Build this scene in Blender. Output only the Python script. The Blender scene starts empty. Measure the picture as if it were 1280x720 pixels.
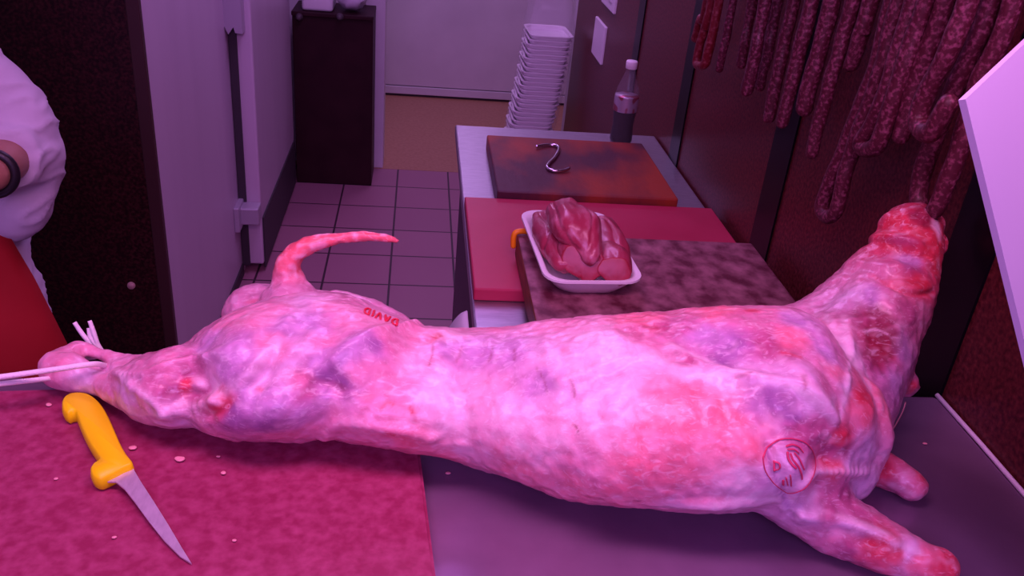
import bpy, bmesh, math, random
import numpy as np
from mathutils import Vector, Matrix, noise
from mathutils.bvhtree import BVHTree
random.seed(4)
S = bpy.context.scene
C = S.collection
# ------------------------------------------------------------------ camera
FPX, PITCH, YAW, ROLL, CAMZ = 1094.28, 0.4871704, 0.13187384, 0.09662154, 1.70
_f = np.array([math.sin(YAW)*math.cos(PITCH), math.cos(YAW)*math.cos(PITCH), -math.sin(PITCH)])
_r = np.array([math.cos(YAW), -math.sin(YAW), 0.0]); _u = np.cross(_r, _f)
R2 = math.cos(ROLL)*_r + math.sin(ROLL)*_u
U2 = -math.sin(ROLL)*_r + math.cos(ROLL)*_u
cam = bpy.data.objects.new('camera', bpy.data.cameras.new('camera')); C.objects.link(cam)
cam.matrix_world = Matrix(((R2[0], U2[0], -_f[0], 0), (R2[1], U2[1], -_f[1], 0), (R2[2], U2[2], -_f[2], CAMZ), (0, 0, 0, 1)))
cam.data.sensor_width = 36; cam.data.lens = 36*FPX/1280; cam.data.clip_start = .02
S.camera = cam
# ------------------------------------------------------------------ light
S.view_settings.view_transform = 'Standard'; S.view_settings.look = 'None'
S.view_settings.exposure = 0; S.view_settings.gamma = 1; S.view_settings.use_curve_mapping = False
w = bpy.data.worlds.new('world'); S.world = w; w.use_nodes = True
w.node_tree.nodes['Background'].inputs[0].default_value = (.55, .32, .9, 1)
w.node_tree.nodes['Background'].inputs[1].default_value = .12
def area(name, loc, target, sx, sy, power, col, spread=180):
    d = bpy.data.lights.new(name, 'AREA'); d.shape = 'RECTANGLE'; d.size = sx; d.size_y = sy; d.energy = power; d.color = col; d.spread = math.radians(spread)
    o = bpy.data.objects.new(name, d); C.objects.link(o); o.location = loc
    o.rotation_euler = (Vector(target)-Vector(loc)).to_track_quat('-Z', 'Y').to_euler(); return o
area('counter_lamp', (.10, .50, 2.10), (.10, .80, 1.1), 1.3, .22, 8.0, (1, .35, .82), 130)
area('shop_lamp', (-.1, -1.3, 2.45), (.1, 1.0, 1.1), 1.8, .6, 31, (.66, .27, 1))
area('aisle_lamp', (.05, 2.75, 2.5), (.05, 2.75, 0), .5, 1.5, 17, (.70, .32, 1))
area('back_room_lamp', (.1, 5.1, 2.45), (.1, 5.1, 0), .8, .4, 11, (.75, .42, 1))

# ------------------------------------------------------------------ helpers
def ray(x, y): return (x-640)/FPX*R2 - (y-360)/FPX*U2 + _f
O3 = np.array([0, 0, CAMZ])
def atz(x, y, z): d = ray(x, y); return O3 + d*((z-CAMZ)/d[2])
def aty(x, y, v): d = ray(x, y); return O3 + d*(v/d[1])
def atx(x, y, v): d = ray(x, y); return O3 + d*(v/d[0])

def mesh_obj(name, verts, faces, mat=None, parent=None, smooth=True, origin=None):
    verts = [Vector(v) for v in verts]
    if parent is not None: origin = parent.location if origin is None else origin
    elif origin is None:
        lo = Vector((min(v[i] for v in verts) for i in range(3))); hi = Vector((max(v[i] for v in verts) for i in range(3)))
        origin = Vector(((lo.x+hi.x)/2, (lo.y+hi.y)/2, lo.z))
    origin = Vector(origin)
    me = bpy.data.meshes.new(name); me.from_pydata([v-origin for v in verts], [], [list(f) for f in faces]); me.validate()
    bm = bmesh.new(); bm.from_mesh(me); bmesh.ops.recalc_face_normals(bm, faces=bm.faces); bm.to_mesh(me); bm.free()
    if smooth: me.polygons.foreach_set('use_smooth', [True]*len(me.polygons))
    if mat: me.materials.append(mat)
    o = bpy.data.objects.new(name, me); C.objects.link(o)
    if parent is not None:
        o.parent = parent; o.location = origin-parent.location
        if parent.type == 'MESH': pass
    else: o.location = origin
    return o
def tag(o, label=None, cat=None, group=None, kind=None):
    if label: o['label'] = label
    if cat: o['category'] = cat
    if group: o['group'] = group
    if kind: o['kind'] = kind
    return o
def thing(name, loc, label, cat, group=None):
    o = bpy.data.objects.new(name, None); C.objects.link(o); o.location = Vector(loc); o.empty_display_size = .05
    return tag(o, label, cat, group)
class G:
    """collects geometry"""
    def __init__(s): s.v = []; s.f = []
    def add(s, v, f):
        n = len(s.v); s.v += [tuple(p) for p in v]; s.f += [tuple(i+n for i in q) for q in f]; return s
    def box(s, lo, hi, bev=0.0, seg=2, rot=0, piv=None):
        bm = bmesh.new(); bmesh.ops.create_cube(bm, size=1)
        lo = Vector(lo); hi = Vector(hi)
        for v in bm.verts: v.co = Vector(((lo[i]+hi[i])/2+v.co[i]*(hi[i]-lo[i]) for i in range(3)))
        if bev: bmesh.ops.bevel(bm, geom=bm.edges[:]+bm.verts[:], offset=bev, segments=seg, profile=.5, affect='EDGES')
        return s.bm(bm, rot, piv)
    def bm(s, bm, rot=0, piv=None):
        if rot:
            p = Vector(piv) if piv is not None else Vector((0, 0, 0))
            bmesh.ops.rotate(bm, verts=bm.verts, cent=p, matrix=Matrix.Rotation(rot, 3, 'Z'))
        bm.verts.ensure_lookup_table(); bm.verts.index_update()
        s.add([v.co.copy() for v in bm.verts], [[v.index for v in f.verts] for f in bm.faces]); bm.free(); return s
    def tube(s, pts, rad, n=12, sub=0, dome=False, squash=1.0, up=(0, 0, 1)):
        pts = np.array([list(p) for p in pts], float); rad = np.array(rad if hasattr(rad, '__len__') else [rad]*len(pts), float)
        if sub: pts, rad = spline(pts, sub), spline(rad[:, None], sub)[:, 0]
        if dome:
            t0 = pts[0]-pts[1]; t0 /= np.linalg.norm(t0); t1 = pts[-1]-pts[-2]; t1 /= np.linalg.norm(t1)
            a = [(.95, .30), (.75, .66), (.4, .92)]
            pts = np.array([pts[0]+t0*rad[0]*k for k, _ in a]+list(pts)+[pts[-1]+t1*rad[-1]*k for k, _ in a[::-1]])
            rad = np.array([rad[0]*q for _, q in a]+list(rad)+[rad[-1]*q for _, q in a[::-1]])
        V = []; F = []; N = None
        up = np.array(up, float)
        for i in range(len(pts)):
            t = pts[min(i+1, len(pts)-1)]-pts[max(i-1, 0)]; t = t/(np.linalg.norm(t)+1e-12)
            if N is None:
                N = up-t*np.dot(up, t)
                if np.linalg.norm(N) < .1: N = np.array([1., 0, 0])-t*t[0]
            N = N-t*np.dot(N, t); N /= np.linalg.norm(N); B = np.cross(t, N)
            for k in range(n):
                a = 2*math.pi*k/n; V.append(pts[i]+rad[i]*(squash*math.cos(a)*N+math.sin(a)*B))
        for i in range(len(pts)-1):
            for k in range(n): F.append((i*n+k, i*n+(k+1) % n, (i+1)*n+(k+1) % n, (i+1)*n+k))
        F.append(tuple(range(n))[::-1]); F.append(tuple(range((len(pts)-1)*n, len(pts)*n)))
        return s.add(V, F)
    def lathe(s, prof, c, n=28):
        V = []; F = []; m = len(prof)
        for r, z in prof:
            for k in range(n):
                a = 2*math.pi*k/n; V.append((c[0]+r*math.cos(a), c[1]+r*math.sin(a), c[2]+z))
        for i in range(m-1):
            for k in range(n): F.append((i*n+k, i*n+(k+1) % n, (i+1)*n+(k+1) % n, (i+1)*n+k))
        if prof[0][0] > 0: F.append(tuple(range(n))[::-1])
        F.append(tuple(range((m-1)*n, m*n)))
        return s.add(V, F)
    def loft(s, rings, cap0=True, cap1=True):
        n = len(rings[0]); V = [p for r in rings for p in r]; F = []
        for i in range(len(rings)-1):
            for k in range(n): F.append((i*n+k, i*n+(k+1) % n, (i+1)*n+(k+1) % n, (i+1)*n+k))
        if cap0: F.append(tuple(range(n))[::-1])
        if cap1: F.append(tuple(range((len(rings)-1)*n, len(rings)*n)))
        return s.add(V, F)
    def prism(s, pts, a, b):
        """closed planar polygon pts extruded by vector from offset a to offset b"""
        pts = [Vector(p) for p in pts]
        return s.loft([[p+Vector(a) for p in pts], [p+Vector(b) for p in pts]])
    def blob(s, c, r, seg=20):
        bm = bmesh.new(); bmesh.ops.create_icosphere(bm, subdivisions=3, radius=1)
        for v in bm.verts: v.co = Vector((c[i]+v.co[i]*r[i] for i in range(3)))
        return s.bm(bm)
    def obj(s, name, mat, parent=None, smooth=True, origin=None): return mesh_obj(name, s.v, s.f, mat, parent, smooth, origin)
def spline(P, k):
    """catmull-rom resample, k points per segment"""
    P = np.array(P, float); out = []
    for i in range(len(P)-1):
        p0, p1, p2, p3 = P[max(i-1, 0)], P[i], P[i+1], P[min(i+2, len(P)-1)]
        for j in range(k):
            t = j/k; out.append(.5*((2*p1)+(p2-p0)*t+(2*p0-5*p1+4*p2-p3)*t*t+(3*p1-p0-3*p2+p3)*t**3))
    out.append(P[-1]); return np.array(out)
def autosmooth(o, ang=35):
    bm = bmesh.new(); bm.from_mesh(o.data)
    for e in bm.edges: e.smooth = not (len(e.link_faces) == 2 and e.calc_face_angle(0) > math.radians(ang))
    bm.to_mesh(o.data); bm.free(); return o
def remesh(g, voxel, smooth=4, factor=.5):
    """union of overlapping closed pieces as one continuous mesh; returns verts, faces"""
    me = bpy.data.meshes.new('tmp'); me.from_pydata([Vector(v) for v in g.v], [], g.f)
    bm = bmesh.new(); bm.from_mesh(me); bmesh.ops.recalc_face_normals(bm, faces=bm.faces); bm.to_mesh(me); bm.free()
    o = bpy.data.objects.new('tmp', me); C.objects.link(o)
    m = o.modifiers.new('r', 'REMESH'); m.mode = 'VOXEL'; m.voxel_size = voxel
    if smooth: q = o.modifiers.new('s', 'SMOOTH'); q.iterations = smooth; q.factor = factor
    dg = bpy.context.evaluated_depsgraph_get(); dg.update()
    e = bpy.data.meshes.new_from_object(o.evaluated_get(dg))
    V = np.empty(len(e.vertices)*3); e.vertices.foreach_get('co', V); V = V.reshape(-1, 3)
    F = [tuple(p.vertices) for p in e.polygons]
    bpy.data.objects.remove(o); bpy.data.meshes.remove(me); bpy.data.meshes.remove(e)
    return V, F
def normals(V, F):
    N = np.zeros_like(V); Q = np.array([f if len(f) == 4 else (f+(f[0],))[:4] for f in F])
    n = np.cross(V[Q[:, 2]]-V[Q[:, 0]], V[Q[:, 3]]-V[Q[:, 1]]) if Q.shape[1] == 4 else None
    for k in range(4): np.add.at(N, Q[:, k], n)
    return N/(np.linalg.norm(N, axis=1)[:, None]+1e-12)

# ------------------------------------------------------------------ materials
def M(name, col, rough=.5, metal=0, col2=None, nscale=20, detail=4, ramp=(.35, .65), bump=0, bscale=None, spec=.5, coat=0, trans=0, alpha=1, sss=0, stretch=None, ior=1.45, mist=None):
    m = bpy.data.materials.new(name); m.use_nodes = True; nt = m.node_tree; b = nt.nodes['Principled BSDF']
    b.inputs['Base Color'].default_value = (*col, 1); b.inputs['Roughness'].default_value = rough; b.inputs['Metallic'].default_value = metal
    b.inputs['Specular IOR Level'].default_value = spec; b.inputs['Coat Weight'].default_value = coat; b.inputs['Transmission Weight'].default_value = trans
    b.inputs['Alpha'].default_value = alpha; b.inputs['IOR'].default_value = ior
    if sss: b.inputs['Subsurface Weight'].default_value = sss; b.inputs['Subsurface Radius'].default_value = (.012, .004, .004); b.inputs['Subsurface Scale'].default_value = 1
    if col2 is not None or bump:
        tc = nt.nodes.new('ShaderNodeTexCoord'); mp = nt.nodes.new('ShaderNodeMapping'); nt.links.new(tc.outputs['Object'], mp.inputs[0])
        if stretch: mp.inputs['Scale'].default_value = stretch
        n = nt.nodes.new('ShaderNodeTexNoise'); n.inputs['Scale'].default_value = nscale; n.inputs['Detail'].default_value = detail; nt.links.new(mp.outputs[0], n.inputs['Vector'])
        if col2 is not None:
            r = nt.nodes.new('ShaderNodeValToRGB'); r.color_ramp.elements[0].position = ramp[0]; r.color_ramp.elements[1].position = ramp[1]
            r.color_ramp.elements[0].color = (*col, 1); r.color_ramp.elements[1].color = (*col2, 1)
            nt.links.new(n.outputs[0], r.inputs[0]); nt.links.new(r.outputs[0], b.inputs['Base Color'])
        if bump:
            n2 = n
            if bscale: n2 = nt.nodes.new('ShaderNodeTexNoise'); n2.inputs['Scale'].default_value = bscale; n2.inputs['Detail'].default_value = 4; nt.links.new(mp.outputs[0], n2.inputs['Vector'])
            bp = nt.nodes.new('ShaderNodeBump'); bp.inputs['Strength'].default_value = bump; bp.inputs['Distance'].default_value = .004
            nt.links.new(n2.outputs[0], bp.inputs['Height']); nt.links.new(bp.outputs[0], b.inputs['Normal'])
    return m
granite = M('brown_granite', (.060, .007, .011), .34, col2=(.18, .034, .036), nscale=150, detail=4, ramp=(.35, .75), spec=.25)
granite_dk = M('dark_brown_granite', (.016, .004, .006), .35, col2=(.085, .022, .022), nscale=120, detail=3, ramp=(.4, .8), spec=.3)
black_glass = M('black_strip', (.004, .003, .006), .3, spec=.2)
white_paint = M('white_paint', (.62, .58, .62), .5, col2=(.70, .66, .70), nscale=3)
white_panel = M('cold_room_panel', (.60, .50, .60), .35, col2=(.64, .54, .64), nscale=2, stretch=(3, 3, .4))
dark_rubber = M('dark_rubber', (.05, .04, .05), .6)
steel = M('brushed_steel', (.42, .40, .46), .38, metal=.9, col2=(.52, .50, .56), nscale=40, stretch=(1, 14, 1), spec=.4)
steel_dk = M('worn_steel', (.25, .15, .26), .33, metal=.6, col2=(.33, .21, .34), nscale=9, detail=6, bump=.03, bscale=60)
chrome = M('polished_steel', (.75, .73, .78), .16, metal=1)
foam = M('white_foam', (.86, .84, .86), .55, bump=.1, nscale=300)
red_plastic = M('red_plastic_board', (.25, .020, .075), .45, col2=(.37, .060, .15), nscale=90, detail=12, ramp=(.36, .76), bump=.15, bscale=120, spec=.4)
red_plastic2 = M('red_plastic_clean', (.42, .02, .07), .4, col2=(.48, .03, .09), nscale=6)
def tile_mat():
    m = bpy.data.materials.new('floor_tile'); m.use_nodes = True; nt = m.node_tree; b = nt.nodes['Principled BSDF']
    tc = nt.nodes.new('ShaderNodeTexCoord'); br = nt.nodes.new('ShaderNodeTexBrick'); nt.links.new(tc.outputs['Object'], br.inputs['Vector'])
    br.offset = 0; br.squash = 1
    for k, v in (('Scale', 1), ('Mortar Size', .0045), ('Brick Width', .267), ('Row Height', .267), ('Mortar Smooth', .1), ('Bias', 0)): br.inputs[k].default_value = v
    br.inputs['Color1'].default_value = (.36, .16, .23, 1); br.inputs['Color2'].default_value = (.40, .18, .25, 1); br.inputs['Mortar'].default_value = (.06, .03, .045, 1)
    n = nt.nodes.new('ShaderNodeTexNoise'); n.inputs['Scale'].default_value = 6; n.inputs['Detail'].default_value = 5; nt.links.new(tc.outputs['Object'], n.inputs['Vector'])
    mx = nt.nodes.new('ShaderNodeMixRGB'); mx.blend_type = 'MULTIPLY'; mx.inputs[0].default_value = .35
    nt.links.new(br.outputs[0], mx.inputs[1]); nt.links.new(n.outputs[1], mx.inputs[2]); nt.links.new(br.outputs[0], b.inputs['Base Color'])
    b.inputs['Roughness'].default_value = .4
    bp = nt.nodes.new('ShaderNodeBump'); bp.inputs['Distance'].default_value = .002; bp.invert = True; nt.links.new(br.outputs['Fac'], bp.inputs['Height']); nt.links.new(bp.outputs[0], b.inputs['Normal'])
    return m
tile = tile_mat()
tan_floor = M('tan_vinyl', (.40, .20, .115), .5, col2=(.46, .25, .15), nscale=60, detail=3)
block_far = M('bloodied_wood', (.070, .013, .028), .5, col2=(.32, .040, .014), nscale=4.5, detail=8, ramp=(.42, .66), bump=.2, bscale=40, stretch=(1.6, .9, 1))
block_near = M('scored_wood', (.11, .016, .035), .5, col2=(.40, .17, .21), nscale=30, detail=14, ramp=(.36, .72), bump=.3, bscale=70, stretch=(1.1, .9, 1))
wood_side = M('wood_edge', (.24, .07, .03), .5, col2=(.13, .035, .02), nscale=20, stretch=(1, 1, 5))
cloth_w = M('white_cotton', (.64, .60, .70), .8, bump=.15, nscale=40)
apron_m = M('red_apron', (.36, .006, .012), .75, col2=(.42, .010, .018), nscale=8)
skin = M('skin', (.42, .20, .14), .5, sss=.1)
twine_m = M('cotton_twine', (.85, .80, .82), .8, bump=.3, nscale=400)
yellow = M('yellow_plastic', (.92, .80, .004), .38, spec=.4)
orange = M('orange_plastic', (.95, .33, .01), .4)
lilac_board = M('white_plastic_board', (.56, .53, .70), .35, spec=.35, col2=(.60, .57, .73), nscale=3)
sausage_m = M('cured_sausage', (.075, .008, .020), .5, col2=(.32, .085, .15), nscale=190, detail=3, ramp=(.48, .78), bump=.35, bscale=90)
sausage_red = M('fresh_sausage', (.16, .008, .016), .45, col2=(.30, .07, .09), nscale=130, detail=2, ramp=(.50, .74), bump=.35, bscale=90)
meat_m = M('raw_meat', (.38, .040, .085), .36, col2=(.62, .24, .33), nscale=30, detail=8, ramp=(.50, .78), bump=.3, bscale=60, coat=.2, stretch=(1.6, .6, 1.2))
cut_meat = M('cut_meat_face', (.30, .016, .040), .32, col2=(.38, .04, .07), nscale=40, detail=6, bump=.2)
scrap_m = M('fat_scrap', (.75, .32, .36), .4)

def film(name, FAC, col=(.85, .82, .9)):
    m = bpy.data.materials.new(name); m.use_nodes = True; nt = m.node_tree; out = nt.nodes['Material Output']
    b = nt.nodes['Principled BSDF']; b.inputs['Base Color'].default_value = (*col, 1); b.inputs['Roughness'].default_value = .15
    tr = nt.nodes.new('ShaderNodeBsdfTransparent'); mx = nt.nodes.new('ShaderNodeMixShader'); mx.inputs[0].default_value = FAC
    nt.links.new(tr.outputs[0], mx.inputs[1]); nt.links.new(b.outputs[0], mx.inputs[2]); nt.links.new(mx.outputs[0], out.inputs[0])
    return m
TZ = CAMZ-.6094      # steel table top
BZ = TZ+.019         # red board top
CZ = CAMZ-.7627      # rear counter top
XW = .692            # right wall
# ------------------------------------------------------------------ setting
def struct(o): o['kind'] = 'structure'; return o
struct(G().box((-.083-8*.267, 3.974-18*.267, -.03), (2.0, 4.491, 0)).obj('floor', tile, None, False, (-.083, 3.974, 0)))
struct(G().box((-.9, 4.491, -.03), (1.6, 6.0, .001)).obj('floor_back', tan_floor, None, False))
struct(G().box((XW, -.6, 0), (XW+.12, 3.93, 2.6)).obj('wall_right', granite, None, False))
for i, (y, wd) in enumerate(((2.765, .075), (2.185, .08), (1.53, .09), (.925, .085), (.33, .085))):
    struct(G().box((XW-.004, y-wd/2, 0), (XW+.002, y+wd/2, 2.6)).obj('trim_%d' % (i+1), black_glass, None, False))
XL = -.67
yl = float(atx(200, 240, XL)[1])
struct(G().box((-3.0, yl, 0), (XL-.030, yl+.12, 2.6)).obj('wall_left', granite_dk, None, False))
struct(G().box((XL-.032, yl-.006, 0), (XL, yl+.016, 2.6), .003).obj('trim_6', M('corner_trim', (.055, .022, .022), .45), None, False))
struct(G().box((XL-.028, yl+.016, .0), (XL, 4.6, 2.6), 0).obj('wall_cold_room', white_panel, None, False))
struct(G().box((XL-.1, 4.55, 0), (-.262, 4.65, 2.6)).obj('wall_back', white_paint, None, False))
struct(G().box((-.262, 4.50, 0), (-.165, 4.68, 2.6), .004).obj('trim_7', white_paint, None, False))
struct(G().box((-1.2, 5.93, 0), (1.7, 6.05, 2.6)).obj('wall_rear', white_paint, None, False))
struct(G().box((1.55, 3.93, 0), (1.65, 6.0, 2.6)).obj('wall_back_room', white_paint, None, False))
struct(G().box((XW, 3.93, 0), (1.6, 4.0, 2.6)).obj('wall_return', white_paint, None, False))
struct(G().box((-3.0, -.6, 2.6), (2.0, 6.1, 2.7)).obj('ceiling', white_paint, None, False))
d1 = struct(G().box((-.60, 5.885, .075), (1.2, 5.93, 2.3), .004).obj('door_1', white_paint, None, False))
G().box((-.60, 5.878, .018), (1.2, 5.93, .070), .004).obj('kick_rail', white_paint, d1, False)
G().box((-.60, 5.90, .0), (1.2, 5.93, .018)).obj('threshold_gap', dark_rubber, d1, False)
# cold-room door: thick leaf standing proud of the panel
d2 = struct(G().box((XL+.004, 3.235, .04), (-.588, 4.20, 2.5), .008).obj('door_2', white_panel, None, False))
G().box((-.589, 3.25, .02), (-.582, 4.19, .24), .002).obj('kick_plate', dark_rubber, d2, False)
G().box((XL+.001, 3.222, .04), (XL+.03, 3.236, 2.5), .002).obj('gasket', dark_rubber, d2, False)
def hinge(px, py, hh, latch):
    p = aty(px, py, 3.20); g = G(); z = p[2]
    if latch:
        g.box((XL-.0, 3.16, z-.035), (XL+.085, 3.232, z+.035), .006)
        g.box((XL-.0, 3.12, z-.05), (XL+.02, 3.232, z+.05), .004)
    else:
        pts = [(XL, 3.2, z+.25), (XL+.060, 3.2, z+.25), (XL+.060, 3.2, z-.052), (XL+.036, 3.2, z-.050), (XL+.030, 3.2, z-.03), (XL+.012, 3.2, z-.056), (XL, 3.2, z-.03)]
        g.prism(pts, (0, -.02, 0), (0, .034, 0))
    o = g.obj('hinge', steel_light, d2, False)
    if not latch: G().tube([(XL+.045, 3.185, z+.03), (XL+.045, 3.17, z+.03)], .016, 14).obj('pin', dark_rubber, o)
steel_light = M('painted_metal', (.50, .46, .54), .4, metal=.3)
hinge(300, 22, .2, False); hinge(308, 266, .1, True)
# skirting of cold room panel
struct(G().box((XL-.001, yl+.12, 0), (XL+.006, 3.22, .05), .002).obj('baseboard_left', dark_rubber, None, False))
p = aty(164, 357, yl-.002)
tag(G().tube([(p[0], yl+.004, p[2]), (p[0], yl-.006, p[2])], [.012, .010], 14).obj('wall_plug', M('pale_plug', (.7, .45, .42), .5)), 'small pale round plug on the dark brown wall behind the red apron', 'plug')

# ------------------------------------------------------------------ foreground steel table
t = thing('steel_table', (0, .6, 0), 'wide grey steel work table carrying the lamb carcass and red board', 'table')
g = G().box((-1.3, .28, TZ-.035), (XW-.006, .884, TZ), .006); g.obj('table_top', steel_dk, t, False)
G().box((-1.28, .30, TZ-.14), (XW-.03, .32, TZ-.035)).box((-1.28, .845, TZ-.14), (XW-.03, .865, TZ-.035)).obj('apron_rail', steel, t, False)
for x in (-1.24, XW-.06):
    for y in (.33, .83): G().tube([(x, y, 0), (x, y, TZ-.03)], .022, 14).obj('leg', steel, t)
G().box((-1.26, .31, .25), (XW-.04, .85, .27), .003).obj('under_shelf', steel, t, False)
sb = G().tube([(XW-.006, .884, TZ+.001), (XW-.005, .78, TZ+.001), (XW-.006, .70, TZ+.001), (XW-.006, .29, TZ+.001)], .003, 8).obj('sealant_bead', M('pale_sealant', (.75, .70, .78), .5), t)
sb['label'] = 'pale sealant line along the wall'

# red cutting board
a = atz(527, 580, BZ); b = atz(545, 720, BZ); e = (b-a)/np.linalg.norm(b-a)   # right edge direction (towards the viewer)
n = np.array([e[1], -e[0], 0]); n = -n if n[0] > 0 else n                      # to the left
q = atz(0, 487, BZ); tr = a-e*float(np.dot(q-a, -e)); L = .56+.03
c4 = [tr, tr+n*1.05, tr+n*1.05+e*L, tr+e*L]
bm = bmesh.new(); vs = [bm.verts.new((q[0], q[1], z)) for z in (TZ+.001, BZ) for q in c4]
for f in ((3, 2, 1, 0), (4, 5, 6, 7), (0, 1, 5, 4), (1, 2, 6, 5), (2, 3, 7, 6), (3, 0, 4, 7)): bm.faces.new([vs[i] for i in f])
bmesh.ops.bevel(bm, geom=bm.edges[:], offset=.003, segments=2, affect='EDGES')
tag(G().bm(bm).obj('cutting_board', red_plastic, None, False), 'large scuffed red plastic cutting board under the yellow-handled knife', 'cutting board')

# ------------------------------------------------------------------ rear counter
t = thing('steel_counter', (.4, 1.7, 0), 'steel counter against the right wall carrying the wooden blocks and bottle', 'counter')
G().box((.112, .98, CZ-.03), (XW-.004, 2.39, CZ), .004).obj('counter_top', steel, t, False)
G().box((.135, 1.0, .12), (.15, 2.36, CZ-.03)).box((.15, 2.345, .12), (XW-.02, 2.36, CZ-.03)).box((.15, 1.0, .12), (XW-.02, 1.015, CZ-.03)).obj('side_panel', M('dark_counter_side', (.07, .05, .08), .5), t, False)
for x in (.16, XW-.05):
    for y in (1.03, 2.33): G().tube([(x, y, 0), (x, y, .14)], .02, 12).obj('foot', steel, t)
# far wooden block
FZ = CZ+.042
c4 = [atz(609, 168, FZ), atz(800, 184, FZ), atz(848, 250, FZ)]
x0 = .186; x1 = .600; y0 = 1.805; y1 = 2.19
tag(G().box((x0, y0, CZ+.001), (x1, y1, FZ), .004).obj('butcher_block', block_far, None, False), 'dark reddish wooden block farther back, with the metal hook on it', 'chopping block')
# red board
RZ = CZ+.026
tag(G().box((.114, 1.372, CZ+.001), (.679, 1.80, RZ), .003).obj('chopping_board', red_plastic2, None, False), 'plain maroon plastic board lying between the two wooden blocks', 'cutting board')
# near wooden block
NZ = RZ+.05
p1 = atz(645, 291, NZ); p2 = atz(672, 404, NZ); p3 = atz(938, 304, NZ)
nb = thing('butcher_block', (.43, 1.30, CZ), 'scored brown wooden block nearest the carcass, under the tray of meat', 'chopping block')
bx0 = float(p1[0]+p2[0])/2; by1 = float(p1[1])
o = G().box((bx0, 1.02, RZ+.001), (float(p3[0])+.004, by1, NZ), .004).obj('slab', block_near, nb, False); o.data.materials.append(wood_side)
for f in o.data.polygons:
    if abs(f.normal.z) < .5: f.material_index = 1
for x in (bx0+.06, XW-.06): G().box((x-.02, 1.06, CZ+.001), (x+.02, 1.12, RZ+.001), .003).obj('foot', wood_side, nb, False)
# orange clip at its far left corner
p = np.array([bx0, by1-.012, NZ])
tag(G().tube([p+np.array(q) for q in ((-.006, .0, -.022), (-.007, .0, -.004), (-.003, .001, .006), (.010, .003, .008), (.026, .005, .006))], .0055, 10, sub=5, dome=True).obj('plastic_clip', orange), 'small orange plastic clip on the far left corner of the near block', 'clip')
# hook
g = [(671, 184), (683, 181), (695, 182), (698.5, 187), (693, 197), (686, 204), (684, 209), (690, 213), (703, 213.5), (711, 211.5)]
pts = [atz(x, y, FZ+.005) for x, y in g]; pts[0][2] += .002; pts[-1][2] += .002
tag(G().tube(pts, .0042, 10, sub=5, dome=True).obj('meat_hook', chrome), 'shiny S-shaped metal meat hook lying on the far wooden block', 'hook')
# bottle
bp = atz(775, 179, CZ); bp = np.array([min(bp[0], XW-.06), bp[1], CZ+.001])
t = thing('soda_bottle', bp, 'plastic bottle of dark cola with a white cap, at the counter end', 'bottle')
prof = [(.018, .0), (.029, .003), (.032, .012), (.031, .03), (.029, .055), (.031, .075), (.0325, .095), (.0325, .130), (.0325, .143), (.029, .158), (.021, .178), (.015, .195), (.013, .203), (.013, .214)]
G().lathe([(r*.97, z+.0015) for r, z in prof[:7]]+[(.0310, .118)], bp).obj('cola', M('cola', (.006, .002, .002), .3, spec=.2), t)
G().lathe(prof, bp).obj('bottle_body', film('clear_plastic', .14, (.42, .38, .44)), t)
lb = G().lathe([(.0330, .094), (.0333, .096), (.0333, .134), (.0330, .136)], bp).obj('bottle_label', M('silver_label', (.50, .42, .52), .3, metal=.5, col2=(.36, .10, .14), nscale=40, detail=0, ramp=(.56, .62)), t); lb['label'] = 'silver and red label'
G().lathe([(.0145, .208), (.0155, .209), (.0155, .226), (.0140, .229), (.004, .2295)], bp).obj('bottle_cap', M('white_cap', (.85, .82, .86), .4), t)

# foam trays
def rrect(cx, cy, z, hx, hy, r, rot=0, n=5):
    out = []
    for sx, sy, a0 in ((1, 1, 0), (-1, 1, 90), (-1, -1, 180), (1, -1, 270)):
        for k in range(n+1):
            a = math.radians(a0+90*k/n); x = sx*(hx-r)+r*math.cos(a); y = sy*(hy-r)+r*math.sin(a)
            out.append((cx+x*math.cos(rot)-y*math.sin(rot), cy+x*math.sin(rot)+y*math.cos(rot), z))
    return out
def tray_geo(c, hx, hy, h, rot, th=.004, fl=1.0):
    R = lambda z, d, r=.035: rrect(c[0], c[1], c[2]+z, hx+d*(fl if d < -.012 else 1), hy+d*(fl if d < -.012 else 1), r, rot)
    return G().loft([R(0, -.030), R(.001, -.027), R(h*.5, -.014), R(h-.004, -.008), R(h-.004, 0), R(h, 0), R(h, -.006), R(h-.002, -.010), R(h*.5, -.017), R(th+.001, -.031), R(th, -.034)])
TH = .036
cs = [atz(x, y, NZ+TH) for x, y in ((651, 263), (757, 268), (797, 349), (689, 353))]
cc = sum(cs)/4; ex = ((cs[1]-cs[0])+(cs[2]-cs[3]))/2; ey = ((cs[0]-cs[3])+(cs[1]-cs[2]))/2
rot = math.atan2(ex[1], ex[0]); rot2 = math.atan2(-ey[0], ey[1]); rot = (rot+rot2)/2
hx = float(np.linalg.norm(ex))/2; hy = float(np.linalg.norm(ey))/2
tc = (cc[0], cc[1], NZ+.001)
tray = tag(tray_geo(tc, hx+.006, hy+.006, TH, rot).obj('foam_tray', foam), 'white foam tray full of red meat on the near wooden block', 'tray')
autosmooth(tray, 40)
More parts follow.
